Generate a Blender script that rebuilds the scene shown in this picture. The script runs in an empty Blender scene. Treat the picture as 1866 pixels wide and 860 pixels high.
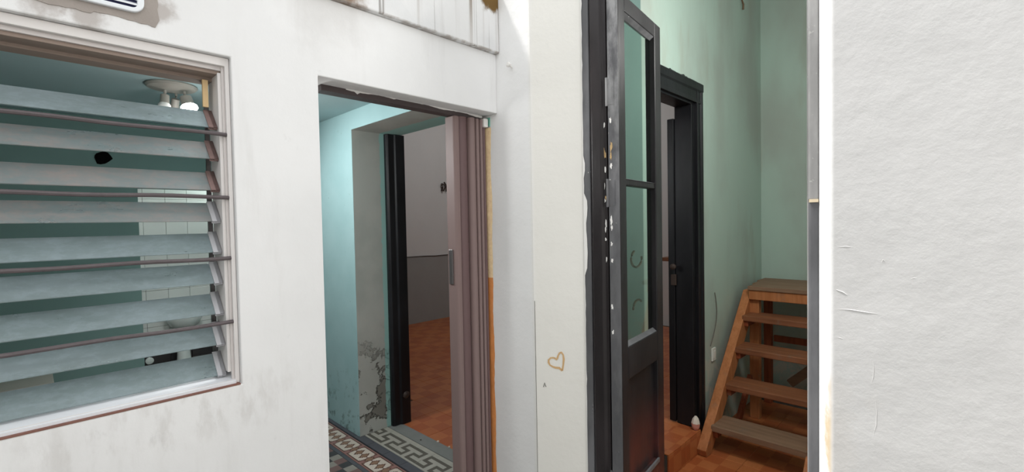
import bpy, bmesh, math, random
from mathutils import Vector, Matrix
random.seed(7)
C = bpy.context.scene.collection
PI = math.pi

# ------------------------------------------------------------------ camera
cam_data = bpy.data.cameras.new('camera')
cam = bpy.data.objects.new('camera', cam_data)
C.objects.link(cam)
cam_data.sensor_fit = 'HORIZONTAL'
cam_data.sensor_width = 36.0
cam_data.lens = 858.46 / 1866 * 36.0
cam_data.clip_start = 0.02
RX = Vector((0.71558696, 0.69826339, -0.01906666))
UX = Vector((-0.00585936, 0.03329495, 0.99942839))
FX = Vector((-0.69849908, 0.71506621, -0.02791681))
m = Matrix.Identity(4)
for i in range(3):
    m[i][0] = RX[i]; m[i][1] = UX[i]; m[i][2] = -FX[i]
m[0][3], m[1][3], m[2][3] = 0.0, 0.0, 1.5
cam.matrix_world = m
bpy.context.scene.camera = cam

# ------------------------------------------------------------------ sky, sun, exposure
world = bpy.data.worlds.new('sky')
bpy.context.scene.world = world
world.use_nodes = True
bg = world.node_tree.nodes['Background']
bg.inputs['Color'].default_value = (0.96, 0.98, 1.0, 1)
bg.inputs['Strength'].default_value = 1.55

def add_light(name, kind, loc, energy, color=(1, 1, 1), size=0.1, target=None, size_y=None):
    ld = bpy.data.lights.new(name, kind)
    ld.energy = energy; ld.color = color
    o = bpy.data.objects.new(name, ld)
    C.objects.link(o); o.location = loc
    if kind == 'SUN': ld.angle = size
    elif kind == 'AREA':
        ld.size = size
        if size_y: ld.shape = 'RECTANGLE'; ld.size_y = size_y
    elif kind in ('POINT', 'SPOT'): ld.shadow_soft_size = size
    if target is not None:
        o.rotation_euler = (Vector(target) - Vector(loc)).to_track_quat('-Z', 'Y').to_euler()
    return o

SUN_DIR = Vector((0.50, 0.17, -1.0))          # the way the light travels
sun = add_light('sun', 'SUN', (-2, -2, 6), 6.0, (1.0, 0.985, 0.96), math.radians(6), tuple(Vector((-2, -2, 6)) + SUN_DIR))
add_light('kitchen_fill', 'POINT', (-2.35, 0.70, 1.9), 11, (1.0, 1.0, 0.98), 0.1)  # added fill light for the doorway end, no fixture behind it
add_light('bathroom_fill', 'POINT', (-4.62, 1.25, 2.1), 7, (0.96, 1, 0.98), 0.08)  # added fill for the tiled alcove, source unseen
add_light('rear_room_fill', 'POINT', (-4.0, 4.4, 3.2), 33, (1, 0.99, 0.98), 0.15)  # added fill brightening the rear room, no fixture modelled
add_light('stair_room_fill', 'POINT', (-0.40, 2.45, 2.5), 62, (1.0, 1.0, 0.97), 0.2)  # added fill lifting the stair room walls, no lamp seen there

vs = bpy.context.scene.view_settings
vs.view_transform = 'Standard'; vs.look = 'None'; vs.gamma = 1.0; vs.use_curve_mapping = False
vs.exposure = -0.02

# ------------------------------------------------------------------ material helpers
def s2l(r, g, b):
    f = lambda c: (c / 255 / 12.92) if c / 255 <= 0.04045 else ((c / 255 + 0.055) / 1.055) ** 2.4
    return (f(r), f(g), f(b), 1.0)

class NT:
    def __init__(s, name, rough=0.7, spec=0.3):
        s.m = bpy.data.materials.new(name); s.m.use_nodes = True
        s.t = s.m.node_tree; s.n = s.t.nodes; s.l = s.t.links
        s.b = s.n['Principled BSDF']
        s.b.inputs['Roughness'].default_value = rough
        s.b.inputs['Specular IOR Level'].default_value = spec
        s.tc = s.n.new('ShaderNodeTexCoord')
        s.co = s.tc.outputs['Object']
    def set(s, sock, v):
        if hasattr(v, 'is_linked') or isinstance(v, bpy.types.NodeSocket): s.l.new(v, sock)
        else: sock.default_value = v
    def mapped(s, scale, loc=(0, 0, 0)):
        n = s.n.new('ShaderNodeMapping'); s.l.new(s.co, n.inputs['Vector'])
        n.inputs['Scale'].default_value = scale; n.inputs['Location'].default_value = loc
        return n.outputs[0]
    def noise(s, scale, detail=4, rough=0.55, vec=None, dist=0.0):
        n = s.n.new('ShaderNodeTexNoise'); s.l.new(vec or s.co, n.inputs['Vector'])
        n.inputs['Scale'].default_value = scale; n.inputs['Detail'].default_value = detail
        n.inputs['Roughness'].default_value = rough; n.inputs['Distortion'].default_value = dist
        return n.outputs['Fac']
    def voro(s, scale, feature='F1', vec=None):
        n = s.n.new('ShaderNodeTexVoronoi'); s.l.new(vec or s.co, n.inputs['Vector'])
        n.feature = feature; n.inputs['Scale'].default_value = scale
        return n.outputs['Distance']
    def ramp(s, fac, a, b, lo=0.0, hi=1.0):
        n = s.n.new('ShaderNodeMapRange'); s.set(n.inputs['Value'], fac)
        n.interpolation_type = 'SMOOTHSTEP'
        n.inputs['From Min'].default_value = a; n.inputs['From Max'].default_value = b
        n.inputs['To Min'].default_value = lo; n.inputs['To Max'].default_value = hi
        return n.outputs[0]
    def math(s, op, a, b=0.0):
        n = s.n.new('ShaderNodeMath'); n.operation = op
        s.set(n.inputs[0], a); s.set(n.inputs[1], b); return n.outputs[0]
    def mix(s, fac, a, b):
        n = s.n.new('ShaderNodeMix'); n.data_type = 'RGBA'
        s.set(n.inputs['Factor'], fac); s.set(n.inputs['A'], a); s.set(n.inputs['B'], b)
        return n.outputs['Result']
    def axis(s, i):
        n = s.n.new('ShaderNodeSeparateXYZ'); s.l.new(s.co, n.inputs[0]); return n.outputs[i]
    def blob(s, p, r, soft=0.5, wob=0.6, scale=9.0, stretch=(1, 1, 1)):
        """mask round a point of the surface, with a ragged outline"""
        n = s.n.new('ShaderNodeMapping'); s.l.new(s.co, n.inputs['Vector'])
        n.inputs['Scale'].default_value = stretch
        n.inputs['Location'].default_value = tuple(-p[i] * stretch[i] for i in range(3))
        ln = s.n.new('ShaderNodeVectorMath'); ln.operation = 'LENGTH'; s.l.new(n.outputs[0], ln.inputs[0])
        nz = s.noise(scale, 6, 0.65)
        d = s.math('ADD', ln.outputs['Value'], s.math('MULTIPLY', s.math('SUBTRACT', nz, 0.5), wob * r * 2))
        return s.ramp(d, r * (1 - soft), r, 1.0, 0.0)
    def bump(s, h, strength=0.3, dist=0.01, prev=None):
        n = s.n.new('ShaderNodeBump'); s.l.new(h, n.inputs['Height'])
        n.inputs['Strength'].default_value = strength; n.inputs['Distance'].default_value = dist
        if prev: s.l.new(prev, n.inputs['Normal'])
        s.l.new(n.outputs[0], s.b.inputs['Normal']); return n.outputs[0]
    def color(s, v): s.set(s.b.inputs['Base Color'], v)
    def rand(s):
        n = s.n.new('ShaderNodeObjectInfo'); return n.outputs['Random']

M = {}
def plain(name, col, rough=0.6, spec=0.3, var=0.12, scale=12, bump=0.1, bscale=60, metal=0.0, stretch=(1, 1, 1)):
    t = NT(name, rough, spec); v = t.mapped(stretch)
    dark = tuple(c * (1 - var) for c in col[:3]) + (1,); lite = tuple(min(1, c * (1 + var)) for c in col[:3]) + (1,)
    t.color(t.mix(t.noise(scale, 5, 0.6, v), dark, lite))
    t.b.inputs['Metallic'].default_value = metal
    if bump: t.bump(t.noise(bscale, 4, 0.6, v), bump, 0.004)
    M[name] = t.m; return t.m

# white courtyard plaster
def white_plaster(name, base, stain, grime=0.5, seed=0.0, extra=None, bump=0.25):
    t = NT(name, 0.85, 0.15)
    big = t.noise(1.7, 4, 0.55, t.mapped((1, 1, 1), (seed, seed, seed)))
    col = t.mix(t.ramp(big, 0.35, 0.7), base, tuple(c * 0.93 for c in base[:3]) + (1,))
    drip = t.noise(7, 5, 0.6, t.mapped((1, 1, 0.14), (seed + 3, 0, 0)))
    col = t.mix(t.math('MULTIPLY', t.ramp(drip, 0.54, 0.72), grime), col, stain)
    spots = t.noise(10, 8, 0.68, t.mapped((1, 1, 0.6), (0, seed + 5, 0)))
    col = t.mix(t.math('MULTIPLY', t.ramp(spots, 0.62, 0.74), grime * 0.9), col, tuple(c * 0.8 for c in stain[:3]) + (1,))
    if extra: col = extra(t, col)
    t.color(col)
    n1 = t.bump(t.noise(5, 3, 0.5), bump, 0.02)
    t.bump(t.noise(55, 5, 0.65), bump * 0.7, 0.004, n1)
    M[name] = t.m; return t.m

def ex_left(t, col):
    # cement patch round the vent, drips under the roof edge, scuffs below the window
    col = t.mix(t.math('MULTIPLY', t.blob((-1.7, 0.02, 2.25), 0.34, 0.25, 0.25, 14, (1, 1.0, 2.0)), 0.75), col, s2l(165, 158, 152))
    for (y, z, r) in ((0.30, 2.14, 0.05), (0.13, 2.075, 0.06), (0.04, 2.10, 0.07)):
        col = t.mix(t.math('MULTIPLY', t.blob((-1.7, y, z), r, 0.7, 0.8, 18), 0.6), col, s2l(150, 138, 130))
    col = t.mix(t.math('MULTIPLY', t.blob((-1.7, 0.78, 2.40), 0.35, 0.9, 0.5, 6, (1, 1.4, 1)), 0.35), col, s2l(170, 165, 160))
    under = t.blob((-1.7, 0.25, 0.94), 0.14, 0.8, 0.6, 9, (1, 0.25, 1))
    return t.mix(t.math('MULTIPLY', under, t.ramp(t.noise(22, 5, 0.6, t.mapped((1, 1, 0.35))), 0.45, 0.65, 0, 0.28)), col, s2l(176, 170, 164))

def ex_back(t, col):
    col = t.mix(t.math('MULTIPLY', t.blob((-0.288, 1.66, 0.83), 0.07, 0.5, 0.7, 16, (1, 1, 0.5)), 0.85), col, s2l(214, 190, 150))
    col = t.mix(t.math('MULTIPLY', t.blob((-0.285, 1.655, 0.98), 0.045, 0.6, 0.8, 18, (1, 1, 0.6)), 0.6), col, s2l(214, 192, 160))
    col = t.mix(t.math('MULTIPLY', t.blob((-0.20, 1.652, 0.97), 0.025, 0.6, 0.8, 20), 0.4), col, s2l(214, 192, 160))
    dash = t.math('MULTIPLY', t.blob((-0.01, 1.652, 1.072), 0.09, 0.3, 0.2, 30, (1, 1, 9)), t.ramp(t.noise(38, 3, 0.6), 0.53, 0.6))
    col = t.mix(t.math('MULTIPLY', dash, 0.75), col, s2l(118, 104, 86))
    dash = t.math('MULTIPLY', t.blob((0.03, 1.652, 1.03), 0.12, 0.3, 0.2, 30, (1, 1, 9)), t.ramp(t.noise(26, 4, 0.6), 0.52, 0.66))
    col = t.mix(t.math('MULTIPLY', dash, 0.5), col, s2l(160, 148, 130))
    right = t.ramp(t.axis(0), -0.31, -0.29)  # wall right of the doorway greyed in the colour to offset its sun
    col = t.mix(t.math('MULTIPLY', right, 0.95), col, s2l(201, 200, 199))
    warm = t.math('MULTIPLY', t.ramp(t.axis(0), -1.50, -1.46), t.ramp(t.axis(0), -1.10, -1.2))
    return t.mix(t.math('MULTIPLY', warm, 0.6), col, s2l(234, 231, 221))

white_plaster('plaster_left', s2l(233, 233, 233), s2l(204, 202, 200), 0.30, 0.0, ex_left, 0.18)
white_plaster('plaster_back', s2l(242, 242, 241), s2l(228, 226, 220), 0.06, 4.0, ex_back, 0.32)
white_plaster('plaster_yard', s2l(228, 227, 224), s2l(200, 196, 190), 0.3, 9.0)
plain('yard_cement', s2l(132, 130, 127), 0.9, 0.2, 0.15, 4, 0.2, 40)

# stained roof edge
t = NT('roof_edge', 0.85, 0.15)
col = t.mix(t.ramp(t.noise(3, 3), 0.4, 0.7), s2l(226, 226, 226), s2l(212, 213, 214))
drip = t.noise(13, 3, 0.5, t.mapped((1, 1, 0.03)))
zf = t.ramp(t.axis(2), 2.34, 2.60, 0.35, 1.0)
col = t.mix(t.math('MULTIPLY', t.ramp(drip, 0.56, 0.68), t.math('MULTIPLY', zf, 0.8)), col, s2l(128, 112, 94))
col = t.mix(t.math('MULTIPLY', t.ramp(t.noise(20, 3, 0.5, t.mapped((1, 1, 0.02), (2, 0, 0))), 0.63, 0.67), 0.6), col, s2l(96, 88, 80))
col = t.mix(t.blob((-1.68, 0.86, 2.372), 0.10, 0.9, 0.7, 14, (1, 1, 1.5)), col, s2l(120, 92, 66))
col = t.mix(t.blob((-1.68, 1.60, 2.585), 0.075, 0.4, 0.6, 20, (1, 0.8, 1)), col, s2l(112, 88, 52))
bot = t.ramp(t.axis(2), 2.340, 2.348, 0.5, 0.0)
col = t.mix(t.math('MULTIPLY', bot, t.ramp(t.noise(12, 4), 0.4, 0.6)), col, s2l(120, 96, 76))
t.color(col); t.bump(t.noise(30, 5), 0.2, 0.01); M['roof_edge'] = t.m

# kitchen turquoise paint
t = NT('turquoise_paint', 0.6, 0.3)
col = t.mix(t.ramp(t.noise(2.5, 4), 0.35, 0.7), s2l(168, 200, 202), s2l(158, 192, 194))
low = t.ramp(t.axis(2), 0.0, 0.6, 1.0, 0.0)
dirt = t.ramp(t.noise(9, 8, 0.7), 0.52, 0.62)
col = t.mix(t.math('MULTIPLY', t.math('MULTIPLY', dirt, low), 0.75), col, s2l(92, 112, 108))
col = t.mix(t.math('MULTIPLY', t.ramp(t.noise(30, 5, 0.7), 0.66, 0.72), 0.5), col, s2l(100, 130, 128))
t.color(col); t.bump(t.noise(8, 5), 0.15, 0.01); M['turquoise_paint'] = t.m
plain('kitchen_ceiling_paint', s2l(172, 196, 198), 0.8, 0.2, 0.06, 2, 0.05)
plain('kitchen_wall_paint', s2l(124, 152, 147), 0.7, 0.25, 0.06, 3, 0.05)

# peeling reveal beside the turquoise wall
t = NT('peeling_reveal', 0.8, 0.15)
col = t.mix(t.ramp(t.noise(4, 4), 0.35, 0.7), s2l(194, 196, 190), s2l(180, 184, 178))
low = t.ramp(t.axis(2), 0.25, 0.85, 1.0, 0.0)
pe = t.noise(6, 8, 0.66, None, 0.25)
peel = t.math('MULTIPLY', t.ramp(pe, 0.53, 0.56), low)
edge = t.math('MULTIPLY', t.math('MULTIPLY', t.ramp(pe, 0.515, 0.53), t.ramp(pe, 0.56, 0.54)), low)
col = t.mix(t.math('MULTIPLY', peel, 0.8), col, s2l(120, 116, 108))
col = t.mix(t.math('MULTIPLY', edge, 0.8), col, s2l(70, 66, 60))
rim = t.math('MULTIPLY', t.ramp(t.math('ADD', t.axis(1), t.math('MULTIPLY', t.noise(16, 4), 0.03)), 1.818, 1.825), 0.9)
col = t.mix(rim, col, s2l(160, 206, 200))
t.color(col); nb = t.bump(t.noise(10, 4), 0.2, 0.01)
t.bump(t.math('MULTIPLY', peel, -1.0), 0.8, 0.012, nb); M['peeling_reveal'] = t.m

# green paint of the stair room
t = NT('green_paint', 0.65, 0.3)
col = t.mix(t.ramp(t.noise(1.6, 4, 0.5, t.mapped((1, 1, 0.5))), 0.38, 0.66), s2l(174, 193, 183), s2l(163, 172, 164))
col = t.mix(t.math('MULTIPLY', t.ramp(t.noise(4, 5, 0.6, t.mapped((1, 1, 0.25), (7, 1, 0))), 0.55, 0.72), 0.4), col, s2l(158, 158, 146))
low = t.ramp(t.axis(2), 0.15, 0.75, 1.0, 0.0)
pe = t.noise(6, 7, 0.65, None, 0.8)
col = t.mix(t.math('MULTIPLY', t.ramp(pe, 0.48, 0.54), t.math('MULTIPLY', low, 0.7)), col, s2l(196, 186, 172))
t.color(col); t.bump(t.noise(7, 5), 0.2, 0.01); M['green_paint'] = t.m
plain('room_white', s2l(208, 208, 207), 0.8, 0.2, 0.05, 2, 0.08, 12)
plain('room_dado', s2l(150, 150, 148), 0.7, 0.25, 0.07, 5, 0.08, 12)

# flaking black paint
def black_paint(name, base, chip, amount=0.68, rough=0.35, hi=None):
    t = NT(name, rough, 0.3)
    v = t.mapped((1, 1, 0.35))
    col = t.mix(t.ramp(t.noise(6, 5, 0.6, v), 0.35, 0.7), base, tuple(c * 1.8 + 0.002 for c in base[:3]) + (1,))
    n = t.noise(34, 6, 0.72)
    col = t.mix(t.ramp(n, amount, amount + 0.02), col, chip)
    if hi: col = hi(t, col)
    t.color(col); t.bump(t.noise(18, 5, 0.6, v), 0.22, 0.006); M[name] = t.m
black_paint('black_paint', s2l(33, 29, 30), s2l(190, 184, 180), 0.715)
black_paint('black_leaf', s2l(33, 31, 33), s2l(150, 148, 148), 0.725, 0.38,
            lambda t, c: t.mix(t.math('MULTIPLY', t.math('MULTIPLY', t.ramp(t.axis(2), 0.72, 0.3), t.ramp(t.axis(0), 0.06, 0.16)), t.ramp(t.noise(5, 4), 0.25, 0.55)), c, s2l(92, 50, 46)))
black_paint('black_deep', s2l(20, 20, 23), s2l(120, 120, 118), 0.73, 0.4)
black_paint('grey_worn', s2l(138, 137, 136), s2l(170, 168, 166), 0.63, 0.5)
black_paint('grey_worn_dark', s2l(86, 86, 88), s2l(186, 186, 186), 0.67, 0.5)
black_paint('hinge_edge', s2l(78, 78, 80), s2l(216, 206, 200), 0.68, 0.28, lambda t, c: t.mix(t.math('MULTIPLY', t.ramp(t.noise(7, 6, 0.65, t.mapped((1, 1, 0.4))), 0.40, 0.62), t.ramp(t.axis(2), 1.5, 2.1, 0.15, 0.9)), c, s2l(158, 158, 158)))  # worn grey, with the gloss near the top painted in as paler colour

plain('aluminium', s2l(206, 200, 198), 0.45, 0.4, 0.06, 10, 0.05)
plain('window_paint', s2l(224, 220, 218), 0.6, 0.3, 0.08, 7, 0.1, 30)
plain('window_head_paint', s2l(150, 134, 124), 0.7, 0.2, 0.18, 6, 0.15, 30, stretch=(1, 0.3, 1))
plain('sill_white', s2l(226, 228, 232), 0.5, 0.3, 0.04, 10, 0.05)
plain('rust_edge', s2l(128, 92, 82), 0.8, 0.2, 0.35, 14, 0.2)
plain('clip_metal', s2l(190, 190, 194), 0.4, 0.5, 0.1, 15, 0.05)
plain('clip_rusty', s2l(140, 116, 112), 0.6, 0.3, 0.35, 24, 0.1)
plain('bar_iron', s2l(92, 84, 86), 0.6, 0.4, 0.3, 30, 0.25, 70)
plain('yellow_wood', s2l(226, 196, 150), 0.7, 0.2, 0.1, 10)

# obscured louvre glass with dusty film
def louvre(name, dust, amt):
    t = NT(name, 0.28, 0.5)
    v = t.mapped((1, 1, 1))
    n = t.noise(9, 6, 0.65, t.mapped((1, 0.4, 1)))
    film = t.math('ADD', t.ramp(n, 0.35, 0.7, 0, 0.6), t.ramp(t.noise(60, 5, 0.7, t.mapped((1, 0.5, 1))), 0.45, 0.62, 0, 0.4))
    t.color(t.mix(film, s2l(146, 162, 164), dust))
    t.b.inputs['Transmission Weight'].default_value = 0.38
    t.l.new(t.ramp(n, 0.3, 0.8, 0.25, 0.6), t.b.inputs['Roughness'])
    t.b.inputs['IOR'].default_value = 1.45
    t.bump(t.voro(70, 'SMOOTH_F1'), 0.35, 0.003); M[name] = t.m
louvre('louvre_glass_clear', s2l(170, 186, 192), 0.3)
louvre('louvre_glass_dusty', s2l(178, 167, 163), 0.6)

t = NT('door_glass', 0.03, 0.5)
t.color(s2l(222, 236, 230)); t.b.inputs['Transmission Weight'].default_value = 1.0
t.b.inputs['IOR'].default_value = 1.45; M['door_glass'] = t.m

# kitchen tiles
for nm, c in (('tile_light', (176, 174, 164)), ('tile_dark', (94, 90, 82)), ('tile_stripe', (86, 88, 94)), ('tile_cream', (206, 196, 184)),
              ('tile_brown', (142, 112, 92)), ('tile_umber', (92, 66, 56)), ('tile_pink', (150, 112, 106)), ('tile_grey', (146, 142, 134)),
              ('tile_charcoal', (66, 66, 68)), ('tile_rose', (122, 96, 92))):
    plain(nm, s2l(*c), 0.5, 0.35, 0.16, 22, 0.05)
plain('threshold_cement', s2l(132, 134, 132), 0.7, 0.2, 0.14, 14, 0.15)
plain('screed', s2l(92, 86, 80), 0.9, 0.1, 0.2, 20, 0.2)
plain('bath_tile', s2l(214, 218, 214), 0.25, 0.5, 0.03, 5, 0.0)
plain('bath_tile_dark', s2l(44, 42, 44), 0.3, 0.5, 0.2, 9, 0.0)
plain('porcelain', s2l(220, 226, 222), 0.2, 0.5, 0.03, 5, 0.0)

# orange ceramic tiles, each printed with a nine-square parquet pattern
t = NT('orange_tile', 0.33, 0.45)
ck = t.n.new('ShaderNodeTexChecker'); t.l.new(t.mapped((1, 1, 1), (0.165, 0.165, 0.5)), ck.inputs['Vector'])
ck.inputs['Scale'].default_value = 1 / 0.11
gr1 = t.noise(10, 4, 0.6, t.mapped((1, 8, 1))); gr2 = t.noise(10, 4, 0.6, t.mapped((8, 1, 1)))
ca = t.mix(gr1, s2l(178, 104, 60), s2l(198, 124, 76)); cb = t.mix(gr2, s2l(160, 86, 48), s2l(182, 102, 60))
col = t.mix(ck.outputs['Fac'], ca, cb)
col = t.mix(t.ramp(t.rand(), 0, 1, 0.0, 0.3), col, s2l(150, 70, 38))
t.color(col); t.bump(t.noise(14, 3), 0.03, 0.003); M['orange_tile'] = t.m

# stair wood
def wood(name, a, b, axis):
    t = NT(name, 0.6, 0.3)
    sc = [14, 14, 14]; sc[axis] = 1.2
    g = t.noise(2.2, 6, 0.6, t.mapped(tuple(sc)), 0.6)
    col = t.mix(t.ramp(g, 0.3, 0.7), a, b)
    col = t.mix(t.math('MULTIPLY', t.ramp(t.noise(7, 6, 0.7), 0.56, 0.7), 0.45), col, s2l(120, 104, 92))
    t.color(col); t.bump(g, 0.2, 0.004); M[name] = t.m
wood('stair_wood_x', s2l(120, 74, 50), s2l(142, 90, 60), 0)
wood('stair_wood_grey', s2l(124, 96, 76), s2l(142, 112, 90), 0)
wood('stair_wood_z', s2l(168, 104, 62), s2l(188, 122, 78), 2)
wood('stair_wood_red', s2l(126, 62, 38), s2l(150, 80, 50), 2)

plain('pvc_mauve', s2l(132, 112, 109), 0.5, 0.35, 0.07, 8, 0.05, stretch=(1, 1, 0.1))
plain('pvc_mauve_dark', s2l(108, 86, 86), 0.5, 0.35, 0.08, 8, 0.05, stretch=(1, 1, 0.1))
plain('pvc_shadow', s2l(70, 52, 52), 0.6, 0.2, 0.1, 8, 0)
plain('rail_brown', s2l(78, 68, 68), 0.5, 0.35, 0.15, 12, 0.1)
plain('caulk_white', s2l(232, 230, 226), 0.6, 0.3, 0.03, 10, 0.1)
plain('foam_orange', s2l(250, 208, 166), 0.85, 0.1, 0.3, 45, 0.6, 60)
plain('foam_orange_deep', s2l(218, 144, 86), 0.8, 0.1, 0.2, 25, 0.4, 60)
plain('tape_green', s2l(120, 186, 168), 0.5, 0.3, 0.05)
plain('handle_grey', s2l(104, 100, 100), 0.35, 0.5, 0.1, 15, 0.05, metal=0.5)
plain('dark_iron', s2l(60, 48, 42), 0.55, 0.4, 0.2, 20, 0.2)
plain('rust_iron', s2l(104, 82, 62), 0.6, 0.3, 0.25, 20, 0.2)
plain('brass_worn', s2l(188, 158, 112), 0.45, 0.5, 0.35, 40, 0.2, metal=0.3)
plain('black_hole', s2l(14, 12, 12), 0.9, 0.05, 0.2, 20, 0.3)
plain('vent_plastic', s2l(228, 232, 236), 0.4, 0.4, 0.04, 10, 0.03)
plain('vent_dark', s2l(52, 54, 86), 0.7, 0.2, 0.1)
plain('cement_grey', s2l(160, 152, 146), 0.9, 0.1, 0.16, 14, 0.5, 30)
plain('lamp_metal', s2l(158, 154, 146), 0.4, 0.5, 0.06, 10, 0.03)
plain('lamp_white', s2l(236, 236, 232), 0.4, 0.4, 0.03)
plain('socket_white', s2l(222, 222, 216), 0.4, 0.4, 0.04)
plain('wire_grey', s2l(104, 100, 94), 0.5, 0.3, 0.1)
plain('heart_tan', s2l(214, 178, 132), 0.8, 0.1, 0.12, 40)
plain('plaster_pink', s2l(214, 150, 136), 0.9, 0.1, 0.2, 30, 0.4)
plain('plaster_chunk', s2l(226, 216, 204), 0.9, 0.1, 0.1, 20, 0.4)
plain('shelf_wood', s2l(126, 86, 62), 0.55, 0.3, 0.15, 9, 0.1)
plain('shade_teal', s2l(96, 118, 114), 0.6, 0.3, 0.08, 5)  # colour of the shade painted behind the door glass
plain('cabinet_beige', s2l(178, 172, 162), 0.5, 0.3, 0.05)
plain('bare_wood', s2l(216, 200, 172), 0.8, 0.2, 0.1, 20)
t = NT('bulb_glow', 0.4); t.b.inputs['Emission Color'].default_value = (1, 0.99, 0.97, 1); t.b.inputs['Emission Strength'].default_value = 14
M['bulb_glow'] = t.m

# ------------------------------------------------------------------ mesh helpers
class MB:
    def __init__(s): s.v = []; s.f = []; s.mi = []
    def add(s, vs, fs, mi=0):
        o = len(s.v); s.v += [tuple(v) for v in vs]
        for f in fs: s.f.append([i + o for i in f]); s.mi.append(mi)
        return s
    def box(s, x0, x1, y0, y1, z0, z1, mi=0):
        vs = [(x, y, z) for z in (z0, z1) for y in (y0, y1) for x in (x0, x1)]
        return s.add(vs, [(0, 2, 3, 1), (4, 5, 7, 6), (0, 1, 5, 4), (2, 6, 7, 3), (0, 4, 6, 2), (1, 3, 7, 5)], mi)
    def prism(s, poly, z0, z1, mi=0):
        n = len(poly)
        vs = [(x, y, z0) for x, y in poly] + [(x, y, z1) for x, y in poly]
        fs = [tuple(range(n - 1, -1, -1)), tuple(range(n, 2 * n))]
        fs += [(i, (i + 1) % n, n + (i + 1) % n, n + i) for i in range(n)]
        return s.add(vs, fs, mi)
    def sweep(s, prof, p0, p1, ax_a, ax_b, mi=0):
        """profile polygon in (a,b) swept from p0 to p1"""
        n = len(prof); A = Vector(ax_a); B = Vector(ax_b); P0 = Vector(p0); P1 = Vector(p1)
        vs = [P0 + A * a + B * b for a, b in prof] + [P1 + A * a + B * b for a, b in prof]
        fs = [tuple(range(n - 1, -1, -1)), tuple(range(n, 2 * n))]
        fs += [(i, (i + 1) % n, n + (i + 1) % n, n + i) for i in range(n)]
        return s.add(vs, fs, mi)
    def tube(s, pts, r, k=8, mi=0, cap=True):
        pts = [Vector(p) for p in pts]; rs = r if isinstance(r, (list, tuple)) else [r] * len(pts)
        rings = []
        up = Vector((0, 0, 1))
        for i, p in enumerate(pts):
            d = (pts[min(i + 1, len(pts) - 1)] - pts[max(i - 1, 0)]).normalized()
            u = up if abs(d.dot(up)) < 0.95 else Vector((1, 0, 0))
            a = d.cross(u).normalized(); b = d.cross(a)
            rings.append([p + (a * math.cos(2 * PI * j / k) + b * math.sin(2 * PI * j / k)) * rs[i] for j in range(k)])
        vs = [v for rg in rings for v in rg]; fs = []
        for i in range(len(pts) - 1):
            for j in range(k):
                fs.append((i * k + j, i * k + (j + 1) % k, (i + 1) * k + (j + 1) % k, (i + 1) * k + j))
        if cap: fs += [tuple(range(k - 1, -1, -1)), tuple(range((len(pts) - 1) * k, len(pts) * k))]
        return s.add(vs, fs, mi)
    def lathe(s, prof, loc=(0, 0, 0), k=24, mi=0, axis=None):
        q = Vector((0, 0, 1)).rotation_difference(Vector(axis).normalized()) if axis else None
        vs = []
        for r, z in prof:
            for j in range(k):
                p = Vector((r * math.cos(2 * PI * j / k), r * math.sin(2 * PI * j / k), z))
                if q: p = q @ p
                vs.append(p + Vector(loc))
        fs = []
        for i in range(len(prof) - 1):
            for j in range(k):
                fs.append((i * k + j, i * k + (j + 1) % k, (i + 1) * k + (j + 1) % k, (i + 1) * k + j))
        fs += [tuple(range(k - 1, -1, -1)), tuple(range((len(prof) - 1) * k, len(prof) * k))]
        return s.add(vs, fs, mi)
    def mesh(s, name, mats, bevel=0.0, smooth=False, merge=True, seg=2):
        me = bpy.data.meshes.new(name)
        me.from_pydata(s.v, [], s.f)
        for mt in (mats if isinstance(mats, (list, tuple)) else [mats]): me.materials.append(M[mt])
        for p, mi in zip(me.polygons, s.mi): p.material_index = mi
        bm = bmesh.new(); bm.from_mesh(me)
        if merge: bmesh.ops.remove_doubles(bm, verts=bm.verts, dist=1e-5)
        bmesh.ops.recalc_face_normals(bm, faces=bm.faces)
        if bevel:
            es = [e for e in bm.edges if len(e.link_faces) == 2 and e.calc_face_angle(0) > 0.5]
            bmesh.ops.bevel(bm, geom=es, offset=bevel, segments=seg, profile=0.5, affect='EDGES', clamp_overlap=True)
        if smooth:
            for f in bm.faces: f.smooth = True
            for e in bm.edges:
                if len(e.link_faces) == 2 and e.calc_face_angle(0) > 0.6: e.smooth = False
        bm.to_mesh(me); bm.free()
        return me
    def build(s, name, mats, parent=None, bevel=0.0, smooth=False, loc=(0, 0, 0), rot=(0, 0, 0), seg=2):
        o = bpy.data.objects.new(name, s.mesh(name, mats, bevel, smooth, seg=seg))
        C.objects.link(o); o.location = loc; o.rotation_euler = rot
        if parent: o.parent = parent
        return o

def tag(o, label, cat, group=None):
    o['label'] = label; o['category'] = cat
    if group: o['group'] = group
    return o
def struct(o, label=None):
    o['kind'] = 'structure'
    if label: o['label'] = label
    return o
def empty(name, loc=(0, 0, 0), rz=0.0):
    o = bpy.data.objects.new(name, None); C.objects.link(o)
    o.location = loc; o.rotation_euler = (0, 0, rz); o.empty_display_size = 0.1
    return o
def link_mesh(name, me, parent, loc, rot=(0, 0, 0)):
    o = bpy.data.objects.new(name, me); C.objects.link(o); o.location = loc; o.rotation_euler = rot
    if parent: o.parent = parent
    return o

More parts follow.
